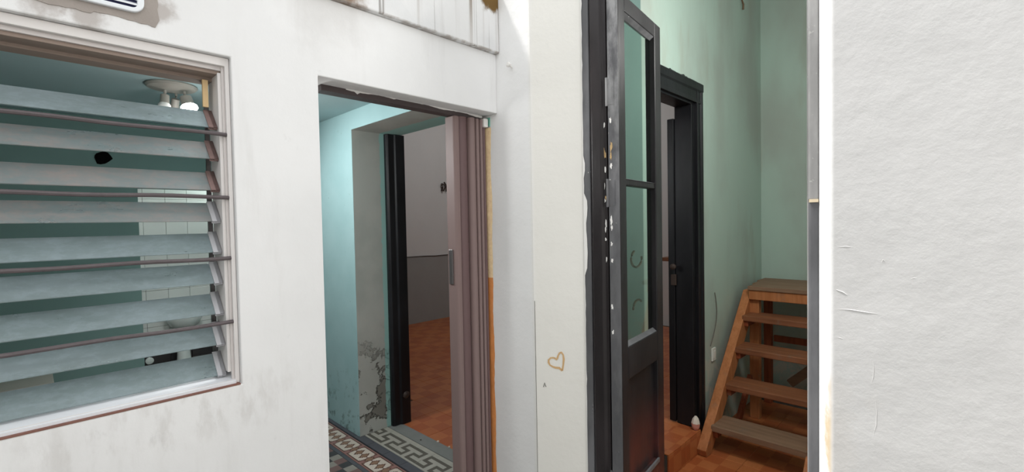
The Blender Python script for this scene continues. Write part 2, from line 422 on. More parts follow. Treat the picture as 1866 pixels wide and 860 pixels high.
def wall_grid(us, zs, holes, fn, t0, t1, mb=None, side_mi=None):
    """a wall of thickness t0..t1 with rectangular holes; fn(u, t, z) -> point"""
    mb = mb or MB()
    def solid(i, j):
        if i < 0 or j < 0 or i >= len(us) - 1 or j >= len(zs) - 1: return False
        u = (us[i] + us[i + 1]) / 2; z = (zs[j] + zs[j + 1]) / 2
        return not any(h[0] < u < h[1] and h[2] < z < h[3] for h in holes)
    for i in range(len(us) - 1):
        for j in range(len(zs) - 1):
            if not solid(i, j): continue
            a, b, c, d = us[i], us[i + 1], zs[j], zs[j + 1]
            mb.add([fn(a, t0, c), fn(b, t0, c), fn(b, t0, d), fn(a, t0, d)], [(0, 1, 2, 3)])
            mb.add([fn(a, t1, c), fn(b, t1, c), fn(b, t1, d), fn(a, t1, d)], [(3, 2, 1, 0)])
            for di, dj, q in ((-1, 0, ((a, c), (a, d))), (1, 0, ((b, c), (b, d))), (0, -1, ((a, c), (b, c))), (0, 1, ((a, d), (b, d)))):
                if not solid(i + di, j + dj):
                    (u0, z0), (u1, z1) = q
                    mb.add([fn(u0, t0, z0), fn(u1, t0, z1), fn(u1, t1, z1), fn(u0, t1, z0)], [(0, 1, 2, 3)], 0)
    return mb

XW = -1.70; YB = 1.6516; FC = -0.16
WY0, WY1, WZ0, WZ1 = -0.78, 0.468, 0.992, 2.047      # window hole
DY0, DY1, DZ1 = 0.75, YB, 2.047                     # kitchen door hole
X_fn = lambda y, x, z: (x, y, z)
Y_fn = lambda x, y, z: (x, y, z)

# ------------------------------------------------------------------ setting: courtyard
wl = wall_grid([-2.6, WY0, WY1, DY0, DY1], [0.0, WZ0, WZ1, 2.337], [(WY0, WY1, WZ0, WZ1), (DY0, DY1 + .01, 0, DZ1)], X_fn, XW, -1.90)
wall_left = struct(wl.build('wall_left', 'plaster_left', bevel=0.004))
# long wall with the doorway to the stair room: splayed plaster reveals
bk = MB()
bk.prism([(-1.90, YB), (-1.476, YB), (-1.249, 1.75), (-1.249, 1.97), (-1.90, 1.97)], 0.0, 4.2)
bk.prism([(-0.348, 1.75), (-0.295, YB), (2.1, YB), (2.1, 1.97), (-0.348, 1.97)], 0.0, 4.2)
bk.box(-1.249, -0.348, 1.75, 1.97, 2.66, 4.2)
wall_back = struct(bk.build('wall_back', 'plaster_back', bevel=0.006, seg=3))
struct(MB().box(2.0, 2.2, -2.6, YB, 0, 3.4).build('wall_right', 'plaster_yard'))
struct(MB().box(-1.9, 2.2, -2.8, -2.6, 0, 3.4).build('wall_front', 'plaster_yard'))
struct(MB().box(-1.7, 2.2, -2.6, YB, -0.25, 0.0).build('floor', 'yard_cement'))
# kitchen roof slab whose stained edge overhangs the wall
rf = MB().box(-4.6, -1.675, -2.6, YB - 0.001, 2.337, 2.66)
roof_edge = struct(rf.build('trim_1', 'roof_edge', bevel=0.006), 'stained roof edge over the white wall')

# heart rubbed on the splayed reveal
P0 = Vector((-1.476, YB, 0)); DS = Vector((0.227, 0.0984, 0)).normalized(); NS = Vector((DS.y, -DS.x, 0))
def spl(u, z, off=0.0006): return P0 + DS * u + Vector((0, 0, z)) + NS * off
def ribbon(pts, w, name, mat, parent, label=None, off=0.0012):
    mb = MB(); n = len(pts); L = []; R_ = []
    for i, (u, z) in enumerate(pts):
        a = pts[max(i - 1, 0)]; b = pts[min(i + 1, n - 1)]
        d = Vector((b[0] - a[0], b[1] - a[1])).normalized(); nn = Vector((-d.y, d.x))
        ww = w * (0.75 + 0.5 * random.random()) / 2
        L.append(spl(u + nn.x * ww, z + nn.y * ww, off)); R_.append(spl(u - nn.x * ww, z - nn.y * ww, off))
    mb.add(L + R_, [(i, i + 1, n + i + 1, n + i) for i in range(n - 1)])
    o = mb.build(name, mat, parent)
    md = o.modifiers.new('solid', 'SOLIDIFY'); md.thickness = 0.0008
    if label: o['label'] = label
    return o
hp = [(0.132, 0.811), (0.137, 0.838), (0.140, 0.866), (0.137, 0.886), (0.129, 0.896), (0.120, 0.892), (0.114, 0.881), (0.109, 0.866), (0.105, 0.860),
      (0.098, 0.866), (0.089, 0.868), (0.077, 0.866), (0.067, 0.855), (0.067, 0.843), (0.073, 0.832), (0.085, 0.826), (0.100, 0.822), (0.118, 0.822), (0.132, 0.811)]
ribbon(hp, 0.009, 'heart_mark', 'heart_tan', wall_back, 'tan heart outline drawn on the reveal')
ribbon([(0.040, 0.725), (0.0455, 0.745), (0.052, 0.727)], 0.004, 'pencil_mark', 'wire_grey', wall_back)
# paint edge running down the reveal corner and ragged white edge beside the frame
o = MB().box(-0.0005, 0.0005, -0.001, 0.001, 0.3, 1.13).build('paint_seam', 'wire_grey', wall_back, loc=(-1.472, YB + 0.0, 0))

# peg in the wall
peg = MB().lathe([(0.004, 0.0), (0.004, 0.02), (0.011, 0.022), (0.012, 0.032), (0.008, 0.036)], (-1.592, YB, 2.249), 12, axis=(0.1, -1, 0.25))
tag(peg.build('wall_peg', 'caulk_white', smooth=True), 'small white peg sticking out of the bright white wall beside the roof edge', 'peg')

# ragged plaster ridges on the big right-hand wall (trowel scars)
def scar(pts, r, nm='plaster_scar'):
    return MB().tube([(x, YB + 0.0006, z) for x, z in pts], [q * 0.62 for q in r], 6).build(nm, 'plaster_back', wall_back, smooth=True)
scar([(-0.285, 1.228), (-0.25, 1.230), (-0.215, 1.227), (-0.18, 1.225)], [0.001, 0.003, 0.003, 0.0008])
scar([(-0.199, 1.10), (-0.196, 1.07), (-0.197, 1.045), (-0.203, 1.02)], [0.0006, 0.0022, 0.0022, 0.0006])
scar([(-0.194, 0.99), (-0.189, 0.95), (-0.19, 0.91), (-0.201, 0.86)], [0.0006, 0.0022, 0.0022, 0.0006])
scar([(-0.285, 1.41), (-0.262, 1.413), (-0.24, 1.411)], [0.001, 0.0028, 0.0006])
scar([(-0.284, 1.285), (-0.268, 1.279), (-0.255, 1.270)], [0.003, 0.004, 0.001])
scar([(-0.125, 1.325), (-0.11, 1.332), (-0.10, 1.331)], [0.0006, 0.002, 0.0006])
scar([(-0.18, 1.368), (-0.176, 1.378), (-0.17, 1.372)], [0.001, 0.003, 0.001])
scar([(-0.285, 1.145), (-0.275, 1.144), (-0.262, 1.141)], [0.001, 0.0022, 0.0006])

# ------------------------------------------------------------------ vent over the window
vent = tag(empty('wall_vent', (XW, 0.05, 2.2)), 'white plastic slatted vent set in the wall above the louvred window', 'vent')
def rrect(y0, y1, z0, z1, r, k=6):
    pts = []; m_ = 8
    for cy, cz, a0 in ((y1 - r, z1 - r, 0), (y0 + r, z1 - r, 90), (y0 + r, z0 + r, 180), (y1 - r, z0 + r, 270)):
        for i in range(k + 1):
            a = math.radians(a0 + 90 * i / k); pts.append((cy + r * math.cos(a), cz + r * math.sin(a)))
    return pts
def ring_plate(outer, inner, x0, x1, mb=None, mi=0):
    mb = mb or MB(); n = len(outer)
    vs = [(x0, y, z) for y, z in outer] + [(x1, y, z) for y, z in outer] + [(x0, y, z) for y, z in inner] + [(x1, y, z) for y, z in inner]
    fs = []
    for i in range(n):
        j = (i + 1) % n
        fs += [(i, j, n + j, n + i), (2 * n + i, 3 * n + i, 3 * n + j, 2 * n + j), (n + i, n + j, 3 * n + j, 3 * n + i), (i, 2 * n + i, 2 * n + j, j)]
    return mb.add(vs, fs, mi)
VY0, VY1, VZ0, VZ1 = -0.055, 0.25, 2.112, 2.37
VB = lambda y: 0.0
pv = lambda poly: [(y - 0.05, z - 2.2) for y, z in poly]
ring_plate(pv(rrect(VY0, VY1, VZ0, VZ1, 0.03)), pv(rrect(VY0 + .018, VY1 - .016, VZ0 + .013, VZ1 - .02, 0.012)), 0.0, 0.014).build('frame', 'vent_plastic', vent, bevel=0.003)
MB().box(0.001, 0.004, VY0 - .035, VY1 - .065, VZ0 - 2.185, VZ1 - 2.215).build('backing', 'vent_dark', vent)
for i in range(15):
    z = VZ0 + 0.026 + i * 0.0145
    MB().add([(0.004, -0.086, 0), (0.012, -0.086, -0.006), (0.004, 0.186, 0), (0.012, 0.186, -0.006), (0.004, -0.086, 0.004), (0.012, -0.086, -0.002), (0.004, 0.186, 0.004), (0.012, 0.186, -0.002)],
             [(0, 1, 3, 2), (4, 6, 7, 5), (1, 5, 7, 3), (0, 2, 6, 4), (0, 4, 5, 1), (2, 3, 7, 6)]).build('slat', 'vent_plastic', vent, loc=(0, 0, z - 2.2))
# rough cement collar round the vent
co = []; ci = rrect(VY0 + .01, VY1 - .008, VZ0 + .012, VZ1 - .01, 0.02, 10)
def dense(poly, n):
    out = []
    for i in range(len(poly)):
        a = Vector(poly[i]); b = Vector(poly[(i + 1) % len(poly)])
        out += [tuple(a.lerp(b, k / n)) for k in range(n)]
    return out
ci = dense([(VY0 + .02, VZ0 + .02), (VY1 - .018, VZ0 + .02), (VY1 - .018, VZ1 - .02), (VY0 + .02, VZ1 - .02)], 24)
oo = dense([(VY0 - .03, VZ0 - .024), (VY1 + .034, VZ0 - .024), (VY1 + .034, VZ1 + .03), (VY0 - .03, VZ1 + .03)], 24)
oo = [(y + random.uniform(-.006, .006) + .004 * math.sin(i * .7), z + random.uniform(-.004, .004) + .004 * math.sin(i * .45)) for i, (y, z) in enumerate(oo)]
ring_plate(oo, ci, XW - 0.001, XW + 0.0022).build('cement_collar', 'cement_grey', wall_left)

# ------------------------------------------------------------------ louvred window
win = struct(empty('window_1', (XW, -0.15, WZ0)), 'jalousie window with dusty tilted glass blades in the white wall')
win.location = (0, 0, 0)
# plaster border strip inside the hole, then the frame
XF0, XF1 = -1.715, -1.86
fr = ring_plate([(WY0, WZ0 + .002), (WY1 - .001, WZ0 + .002), (WY1 - .001, WZ1 - .001), (WY0, WZ1 - .001)],
                [(WY0 + .03, WZ0 + .014), (0.4545, WZ0 + .014), (0.4545, 2.019), (WY0 + .03, 2.019)], -1.718, -1.88)
fr.build('window_frame', 'window_paint', win, bevel=0.002)
# metal frame: right and left jamb channels, head, sill
for nm, y0, y1 in (('jamb', 0.4545, 0.4375), ('jamb', WY0 + .03, WY0 + .047)):
    a, b = sorted((y0, y1))
    MB().box(-1.845, -1.735, a, b, 1.03, 2.0).build(nm, 'window_paint', win, bevel=0.002)
MB().box(-1.735, -1.728, 0.4465, 0.4545, 1.006, 2.019).build('jamb_lip', 'aluminium', win, bevel=0.001)
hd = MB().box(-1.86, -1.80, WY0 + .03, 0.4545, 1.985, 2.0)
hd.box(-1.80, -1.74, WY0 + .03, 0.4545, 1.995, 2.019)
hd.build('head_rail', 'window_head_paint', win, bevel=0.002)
MB().box(-1.742, -1.732, WY0 + .03, 0.4545, 2.006, 2.019).build('head_lip', 'aluminium', win, bevel=0.001)
sl = MB().sweep([(-1.86, 1.02), (-1.86, 0.994), (-1.712, 0.994), (-1.712, 1.004), (-1.76, 1.012), (-1.80, 1.024), (-1.84, 1.028)], (0, WY0 + .01, 0), (0, 0.4545, 0), (1, 0, 0), (0, 0, 1))
sl.build('sill', 'sill_white', win)
MB().box(-1.722, -1.699, WY0 + .01, WY1 - .004, 0.9915, 0.9955).build('rusty_edge', 'rust_edge', win)
MB().box(-1.80, -1.79, 0.408, 0.424, 1.897, 1.985).build('wood_wedge', 'yellow_wood', win, bevel=0.001)
# inner seal strip behind the blades at the right jamb
MB().box(-1.86, -1.85, 0.425, 0.4375, 1.03, 1.99).build('seal_strip', 'handle_grey', win)
# glass blades with end clips
XL, XU = -1.752, -1.812
glass_mesh = {}
for k in range(9):
    z0 = 1.826 - 0.1004 * k; z1 = z0 + 0.0605
    d = Vector((XU - XL, 0, z1 - z0)).normalized(); nn = Vector((-d.z, 0, d.x)) * 0.0045
    if nn.x > 0: nn = -nn
    y0, y1 = WY0 + 0.05, 0.424
    def blade(off0, off1, ya, yb, lo, hi):
        p = [Vector((XL, 0, z0)) + d * lo, Vector((XL, 0, z0)) + d * hi]
        mb = MB(); vs = []
        for y in (ya, yb):
            for q in p:
                for off in (off0, off1): vs.append((q.x + nn.x * off, y, q.z + nn.z * off))
        return mb.add(vs, [(0, 1, 3, 2), (4, 6, 7, 5), (0, 4, 5, 1), (2, 3, 7, 6), (0, 2, 6, 4), (1, 5, 7, 3)])
    L = math.hypot(XU - XL, z1 - z0)
    g = blade(0, 1, y0, y1, 0, L).build('glass_blade', 'louvre_glass_dusty' if k in (1, 2, 3) else 'louvre_glass_clear', win, bevel=0.001, seg=1)
    cm = 'clip_rusty' if k < 3 else 'clip_metal'
    c = MB()
    a = blade(-0.7, 0, y1 - 0.012, y1 + 0.012, -0.004, L + 0.004); c.add(a.v, a.f)
    a = blade(1, 1.7, y1 - 0.012, y1 + 0.012, -0.004, L * 0.8); c.add(a.v, a.f)
    a = blade(-0.7, 1.7, y1 + 0.001, y1 + 0.012, -0.004, L + 0.004); c.add(a.v, a.f)
    c.build('blade_clip', cm, g)
# guard bars
for z in (1.797, 1.599, 1.405, 1.199):
    pts = []
    for i in range(25):
        y = 0.4545 - (0.4545 - (WY0 + .03)) * i / 24
        pts.append((-1.722 + 0.0012 * math.sin(i * 1.9), y, (z - 1.5) * 1.722 / 1.7 + 1.5 + 0.0015 * math.sin(i * 0.9 + z * 7)))
    MB().tube(pts, 0.0062, 8).build('guard_bar', 'bar_iron', win, smooth=True)

# ------------------------------------------------------------------ kitchen shell
KE = 1.589
struct(MB().box(-4.6, -1.9, -1.8, KE, 2.30, 2.337).build('ceiling', 'kitchen_ceiling_paint'))
# end wall with the opening to the rear room
ew = wall_grid([-4.6, -3.10, -1.95, -1.90], [0, 2.17, 2.30, 3.7], [(-3.10, -1.95, -1, 2.17)], Y_fn, KE, 1.97)
me_o = struct(ew.build('wall_kitchen_end', ['turquoise_paint', 'peeling_reveal', 'room_white'], bevel=0.003))
for p in me_o.data.polygons:
    if p.center.y > KE + 0.01 and abs(p.normal.x) > 0.9 and -3.2 < p.center.x < -2.0: p.material_index = 1
    if p.normal.z < -0.9 and p.center.y > KE + 0.02: p.material_index = 1
    if p.normal.y > 0.9: p.material_index = 2
# back wall with bathroom opening
kb = wall_grid([-1.8, 0.567, 1.35, KE], [0, 1.81, 2.30], [(0.567, 1.35, -1, 1.81)], X_fn, -4.40, -4.50)
wall_kb = struct(kb.build('wall_kitchen_back', 'kitchen_wall_paint', bevel=0.003))
struct(MB().box(-4.6, -1.9, -1.9, -1.8, 0, 2.30).build('wall_kitchen_front', 'kitchen_wall_paint'))
struct(MB().box(-5.0, -1.70, -1.9, 1.97, -0.25, -0.012).build('floor_slab', 'screed'))
# ragged hole in the kitchen wall
hb = MB(); n = 14
pts = [(0.379 + 0.047 * (1 + 0.16 * math.sin(3 * a + 1) + random.uniform(-.08, .08)) * math.cos(a), 2.012 + 0.045 * (1 + 0.15 * math.sin(2 * a) + random.uniform(-.08, .08)) * math.sin(a)) for a in [2 * PI * i / n for i in range(n)]]
vs = [(-4.398, y, z) for y, z in pts] + [(-4.402, 0.379 + (y - .379) * .8, 2.012 + (z - 2.012) * .8) for y, z in pts]
hb.add(vs, [(i, (i + 1) % n, n + (i + 1) % n, n + i) for i in range(n)] + [tuple(range(n, 2 * n))] )
ho = hb.build('wall_hole', 'black_hole', wall_kb)
ho.location.x = 0.003; ho['label'] = 'ragged dark hole in the green kitchen wall'

# bathroom seen through the opening: white tiles over a dark tiled band
struct(MB().box(-4.95, -4.812, 0.3, KE, 0, 2.3).build('wall_bathroom', 'screed'))
wb = bpy.data.objects['wall_bathroom']
struct(MB().box(-4.812, -4.5, 0.45, 0.56, 0, 2.3).build('wall_bathroom_side', 'room_white'))
struct(MB().box(-4.812, -4.5, 1.36, 1.46, 0, 2.3).build('wall_bathroom_side.001', 'room_white'))
struct(MB().box(-4.812, -4.5, 0.45, 1.46, 2.2, 2.3).build('ceiling_bathroom', 'room_white'))
tm = MB().box(-0.012, 0, -0.0742, 0.0742, -0.0742, 0.0742).mesh('tile_white', 'bath_tile', 0.002, seg=1)
td = MB().box(-0.012, 0, -0.0742, 0.0742, -0.0742, 0.0742).mesh('tile_black', 'bath_tile_dark', 0.002, seg=1)
for i in range(6):
    for j in range(14):
        y = 0.645 + 0.0755 - 0.075 + i * 0.15 - 0.0; z = 0.025 + j * 0.15
        link_mesh('tile', td if z < 0.5 else tm, wb, (-4.80 + random.uniform(-.0008, .0008), 0.72 - 0.15 + i * 0.15 + 0.0, z))
pb = tag(empty('pedestal_basin', (-4.66, 0.87, 0)), 'white pedestal washbasin in the tiled alcove behind the louvre blades', 'washbasin')
pb_ped = MB(); prof = [(0.075, 0.0), (0.078, 0.03), (0.07, 0.2), (0.052, 0.40), (0.040, 0.6), (0.045, 0.70)]
pb_ped.lathe(prof, (0, 0, 0), 20); pb_ped.build('pedestal', 'porcelain', pb, smooth=True, loc=(0.0, -0.01, -0.01))
MB().lathe([(0.05, 0.68), (0.10, 0.71), (0.125, 0.76), (0.13, 0.79), (0.115, 0.79), (0.09, 0.75), (0.02, 0.735)], (0, 0, 0), 24).build('basin', 'porcelain', pb, smooth=True)
MB().lathe([(0.016, 0), (0.016, 0.03), (0.028, 0.032), (0.028, 0.05), (0.02, 0.055)], (-4.80, 0.645, 0.44), 12, axis=(1, 0, 0)).build('valve_knob', 'porcelain', smooth=True)
tag(bpy.data.objects['valve_knob'], 'small pale valve knob low on the dark tile band', 'valve')
# low cabinet at the kitchen wall, left
cb = tag(empty('low_cabinet', (-4.2, -0.3, 0)), 'low beige cabinet against the green kitchen wall', 'cabinet')
MB().box(-0.2, 0.2, -0.36, 0.365, 0.0, 0.56).build('body', 'cabinet_beige', cb, bevel=0.006)
MB().box(-0.2, 0.21, -0.37, 0.375, 0.56, 0.585).build('top', 'cabinet_beige', cb, bevel=0.004)
MB().box(0.2, 0.212, -0.35, 0.355, 0.06, 0.54).build('door', 'cabinet_beige', cb, bevel=0.003)
MB().box(0.212, 0.222, 0.16, 0.28, 0.50, 0.508).build('handle', 'dark_iron', cb)

# ceiling lamp
lamp = tag(empty('ceiling_lamp', (-3.19, 0.58, 2.30)), 'round kitchen ceiling lamp with swivelling spot heads, one lit', 'lamp')
MB().lathe([(0.118, 0.0), (0.122, -0.008), (0.112, -0.018), (0.06, -0.026), (0.015, -0.03)][::-1], (0, 0, 0), 32).build('ceiling_plate', 'lamp_metal', lamp, smooth=True)
for (dx, dy, tilt, lit, sz) in ((0.02, 0.055, (0.25, 0.20, -1), True, 1.2), (-0.01, -0.03, (0.2, -0.1, -1), False, 0.85), (-0.06, 0.03, (-0.4, -0.1, -1), False, 0.85)):
    a = Vector(tilt).normalized(); base = Vector((dx, dy, -0.022))
    arm = MB().tube([base, base + Vector((0, 0, -0.02)), base + Vector((0, 0, -0.02)) + a * 0.015], 0.007, 8).build('arm', 'lamp_metal', lamp, smooth=True)
    p = base + Vector((0, 0, -0.02)) + a * 0.012
    MB().lathe([(0.010 * sz, 0), (0.024 * sz, 0.006), (0.026 * sz, 0.05), (0.029 * sz, 0.055)], p, 20, axis=a).build('spot_head', 'lamp_metal', lamp, smooth=True)
    MB().lathe([(0.024 * sz, 0.05), (0.034 * sz, 0.062), (0.036 * sz, 0.075), (0.026 * sz, 0.088), (0.008 * sz, 0.092)], p, 20, axis=a).build('bulb', 'bulb_glow' if lit else 'lamp_white', lamp, smooth=True)
    if lit:
        q = p + a * 0.13
        src = Vector((-3.19 + q.x, 0.58 + q.y, 2.30 + q.z))
        lo = add_light('spot_light', 'SPOT', tuple(src), 44, (0.97, 1.0, 1.0), 0.05, tuple(src + Vector((0.25, 0.7, -1.0))))
        lo.data.spot_size = math.radians(170); lo.data.spot_blend = 0.7

# ------------------------------------------------------------------ kitchen floor tiles
floor_k = struct(empty('floor_kitchen', (0, 0, 0)))
# Greek key tile 0.25 x 0.185 (stripe rows are tiles of their own)
def grid_tile(us, vs_, pick, mats, h=0.012):
    mb = MB(); nu, nv = len(us), len(vs_)
    mb.v = [(u, v, 0) for v in vs_ for u in us]
    for j in range(nv - 1):
        for i in range(nu - 1):
            mb.f.append([j * nu + i, j * nu + i + 1, (j + 1) * nu + i + 1, (j + 1) * nu + i]); mb.mi.append(pick(i, j))
    o = len(mb.v); a, b, c, d = us[0], us[-1], vs_[0], vs_[-1]
    mb.v += [(a, c, -h), (b, c, -h), (b, d, -h), (a, d, -h)]
    bot = list(range(nu)); right = [j * nu + nu - 1 for j in range(nv)]; top = [(nv - 1) * nu + i for i in range(nu)][::-1]; left = [j * nu for j in range(nv)][::-1]
    for chain, p, q in ((bot, o, o + 1), (right, o + 1, o + 2), (top, o + 2, o + 3), (left, o + 3, o)):
        mb.f.append([p, q] + chain[::-1]); mb.mi.append(0)
    return mb
P = 0.25; g = P / 8; gap = 0.0008
us = [gap] + [g * i for i in range(1, 8)] + [P - gap]
# finer u-lines so that strokes are narrower than the light gaps
sw = 0.0265
ulines = sorted(set([gap, P - gap] + [round(x, 5) for i in (0, 2, 4, 6) for x in (g * i + 0.003, g * i + 0.003 + sw)]))
vlines = [gap, 0.015, 0.039, 0.069, 0.093, 0.123, 0.147, 0.170 - 0.004, 0.185 - gap]
def key_pick(i, j):
    u = (ulines[i] + ulines[i + 1]) / 2 - 0.003; v = (vlines[j] + vlines[j + 1]) / 2
    S = lambda k: g * k <= u <= g * k + sw
    span = lambda a, b: g * a <= u <= g * b + sw
    if 0.015 < v < 0.039: return 1 if (span(4, 8) or u < g * 2 + sw) and not False else 0
    if 0.039 < v < 0.069: return 1 if S(4) or S(2) else 0
    if 0.069 < v < 0.093: return 1 if span(4, 6) or span(0, 2) else 0
    if 0.093 < v < 0.123: return 1 if S(0) or S(6) else 0
    if 0.123 < v < 0.147: return 1 if span(0, 6) else 0
    return 0
key = grid_tile(ulines, vlines, key_pick, None).mesh('key_tile', ['tile_light', 'tile_dark'], merge=False)
for i in range(7):
    link_mesh('patterned_tile', key, floor_k, (-3.494 + 0.25 * i - 0.006 + 0.25 * 0, 1.628, random.uniform(-.0004, .0004)))
# plain dark stripe
stp = MB().box(gap, 0.2 - gap, 0, 0.061, -0.012, 0).mesh('stripe_tile', 'tile_stripe', 0.001, seg=1)
for i in range(9): link_mesh('stripe_tile', stp, floor_k, (-3.75 + .2 * i, 1.565, random.uniform(-.0004, .0004)))
# diamond border tile: one 0.2 repeat, cells split four ways so that the diagonals stay crisp
st = 0.2 / 24
mbd = MB(); NU, NV = 24, 19
def dia_pick(u, v):
    # u 0..0.2, v from centre
    du = min(abs(u - q) for q in (0.0, 0.0667, 0.1333, 0.2))
    L = du + abs(v) * 0.84; hd_ = 0.0333
    if L < hd_ - st * 0.9: return 1
    if L < hd_ + 1e-6: return 2
    av = abs(v)
    s = -1 if v < 0 else 1
    uu = u
    lo, hi = 0.022, 0.178
    if lo < uu < hi and av < 0.0585:
        e = min(uu - lo, hi - uu); 
        if av - 0.0585 + 0.016 > e: return 3
        return 0
    if lo - 0.008 < uu < hi + 0.008 and av < 0.0655: return 2 if av < 0.0655 and (av > 0.0585 or True) else 3
    return 3
for j in range(NV - 1):
    for i in range(NU):
        u0, u1 = st * i, st * (i + 1); v0, v1 = st * (j - 9), st * (j - 8)
        cx, cy = (u0 + u1) / 2, (v0 + v1) / 2
        P4 = [(u0, v0), (u1, v0), (u1, v1), (u0, v1)]
        for q in range(4):
            a, b = P4[q], P4[(q + 1) % 4]
            mx, my = (a[0] + b[0] + cx) / 3, (a[1] + b[1] + cy) / 3
            mbd.add([(a[0], a[1], 0), (b[0], b[1], 0), (cx, cy, 0)], [(0, 1, 2)], dia_pick(mx, my))
w = st * 9
mbd.add([(0, -w, 0), (.2, -w, 0), (.2, w, 0), (0, w, 0), (0, -w, -.012), (.2, -w, -.012), (.2, w, -.012), (0, w, -.012)], [(0, 1, 5, 4), (1, 2, 6, 5), (2, 3, 7, 6), (3, 0, 4, 7)], 3)
dia = mbd.mesh('diamond_tile', ['tile_cream', 'tile_brown', 'tile_umber', 'tile_pink'])
for i in range(9): link_mesh('patterned_tile', dia, floor_k, (-3.762 + 0.2 * i, 1.4775, random.uniform(-.0003, .0003)), )
# field tiles, three by three squares
fcol = [[1, 0, 2], [0, 2, 1], [2, 1, 0]]
l3 = [0.0008, 0.0667, 0.1333, 0.1992]
fld = grid_tile(l3, l3, lambda i, j: fcol[j][i], None).mesh('field_tile', ['tile_grey', 'tile_charcoal', 'tile_rose'], merge=False)
lin = MB().box(gap, .2 - gap, 0, 0.026, -0.012, 0).mesh('line_tile', 'tile_stripe', 0.001, seg=1)
for i in range(9):
    link_mesh('stripe_tile', lin, floor_k, (-3.75 + .2 * i, 1.374, 0))
    for j in range(8):
        link_mesh('tile', fld, floor_k, (-3.71 + .2 * i - .0, 1.172 - .2 * j, random.uniform(-.0004, .0004)))
thr = MB().box(-3.10, -1.95, 1.816, 1.918, -0.012, 0.003).build('threshold', 'threshold_cement', floor_k, bevel=0.002)
for (x, y, r, lab) in ((-2.62, 1.915, 0.010, 'largest white plaster crumb where cement threshold meets orange tiles'),
                  (-2.50, 1.918, 0.008, 'smaller pale crumb near the folding door on the cement threshold'),
                  (-2.73, 1.850, 0.006, 'tiny dark crumb in the middle of the cement threshold')):
    b = MB(); b.lathe([(r * .5, 0), (r, r * .3), (r * .7, r * .9), (r * .2, r)], (x, y, 0.003), 6)
    tag(b.build('plaster_crumb', 'plaster_chunk' if y > 1.9 else 'dark_iron'), lab, 'debris', 'crumbs on the cement threshold')

# ------------------------------------------------------------------ black frame of the rear doorway (kitchen side)
d3 = struct(empty('door_3', (0, 0, 0)), 'black painted door frame between kitchen and rear room')
fr3 = MB().prism([(-3.112, 1.842), (-3.075, 1.842), (-3.062, 1.856), (-3.062, 1.90), (-3.05, 1.91), (-3.05, 1.985), (-3.112, 1.985)], 0.0, 2.168)
fr3.build('frame_post', 'black_deep', d3, bevel=0.003)
MB().prism([(-1.948, 1.842), (-1.985, 1.842), (-2.0, 1.856), (-2.0, 1.985), (-1.948, 1.985)], 0.0, 2.168).build('frame_post', 'black_deep', d3, bevel=0.003)
MB().lathe([(0.02, 0), (0.028, 0.004), (0.02, 0.014), (0.006, 0.02)], (-3.05, 1.945, 0.22), 10, axis=(1, 0, 0)).build('bolt_keeper', 'dark_iron', d3, smooth=True)
# ------------------------------------------------------------------ folding door
acc = tag(empty('accordion_door', (-1.79, 1.5, 0)), 'brown plastic folding door pushed open against the right side of its doorway', 'door')
ZT = 2.022
lp = MB().prism([(-0.062, -0.060), (0.0, -0.060), (0.010, -0.054), (0.010, -0.030), (-0.062, -0.030)], 0.012, ZT)
lead = lp.build('lead_post', 'pvc_mauve', acc, bevel=0.004)
# folded panels: each a thin slat with rounded outer edge
def panel(y0, y1, xa, xb, lean, mat):
    pts = []
    k = 6
    ym = (y0 + y1) / 2; r = (y1 - y0) / 2
    for i in range(k + 1):
        a = -PI / 2 + PI * i / k
        pts.append((xb - r + r * math.cos(a), ym + lean + r * math.sin(a)))
    pts += [(xa, y1), (xa, y0)]
    MB().prism(pts, 0.012, ZT).build('fold_panel', mat, acc, smooth=True)
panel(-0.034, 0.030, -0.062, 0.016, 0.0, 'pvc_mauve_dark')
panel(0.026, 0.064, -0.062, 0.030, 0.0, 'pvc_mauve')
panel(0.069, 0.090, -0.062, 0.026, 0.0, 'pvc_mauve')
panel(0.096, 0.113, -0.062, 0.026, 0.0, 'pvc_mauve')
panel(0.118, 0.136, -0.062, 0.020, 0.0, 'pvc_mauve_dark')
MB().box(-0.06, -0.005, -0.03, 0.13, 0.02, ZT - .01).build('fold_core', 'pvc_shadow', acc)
hn = MB().box(-0.046, -0.018, -0.067, -0.060, 1.205, 1.375).build('handle', 'handle_grey', lead, bevel=0.002)
rail = MB().box(-0.055, 0.0, -0.70, 0.135, 2.024, 2.047)
rail_o = rail.build('top_rail', 'rail_brown', acc, bevel=0.001)
# dried white filler along the rail
ck_ = MB(); n = 60; top = []; botm = []
for i in range(n + 1):
    y = -0.60 + 0.73 * i / n
    dz = 0.004 + 0.003 * math.sin(i * 0.35) + random.uniform(-.0012, .0012)
    if 0.30 < i / n < 0.5: dz = 0.0015
    if i / n > 0.72: dz += 0.006 * (i / n - 0.72) / 0.28
    if abs(i - 4) < 1: dz = 0.014
    top.append((0.0012, y, 2.0475)); botm.append((0.0012, y, 2.0475 - dz))
ck_.add(top + botm, [(i, i + 1, n + 2 + i, n + 1 + i) for i in range(n)])
fo = ck_.build('filler_bead', 'caulk_white', rail_o); md = fo.modifiers.new('s', 'SOLIDIFY'); md.thickness = 0.003
MB().box(-0.05, 0.035, 0.112, 0.140, 1.985, 2.028).build('top_bracket', 'caulk_white', acc, bevel=0.004)
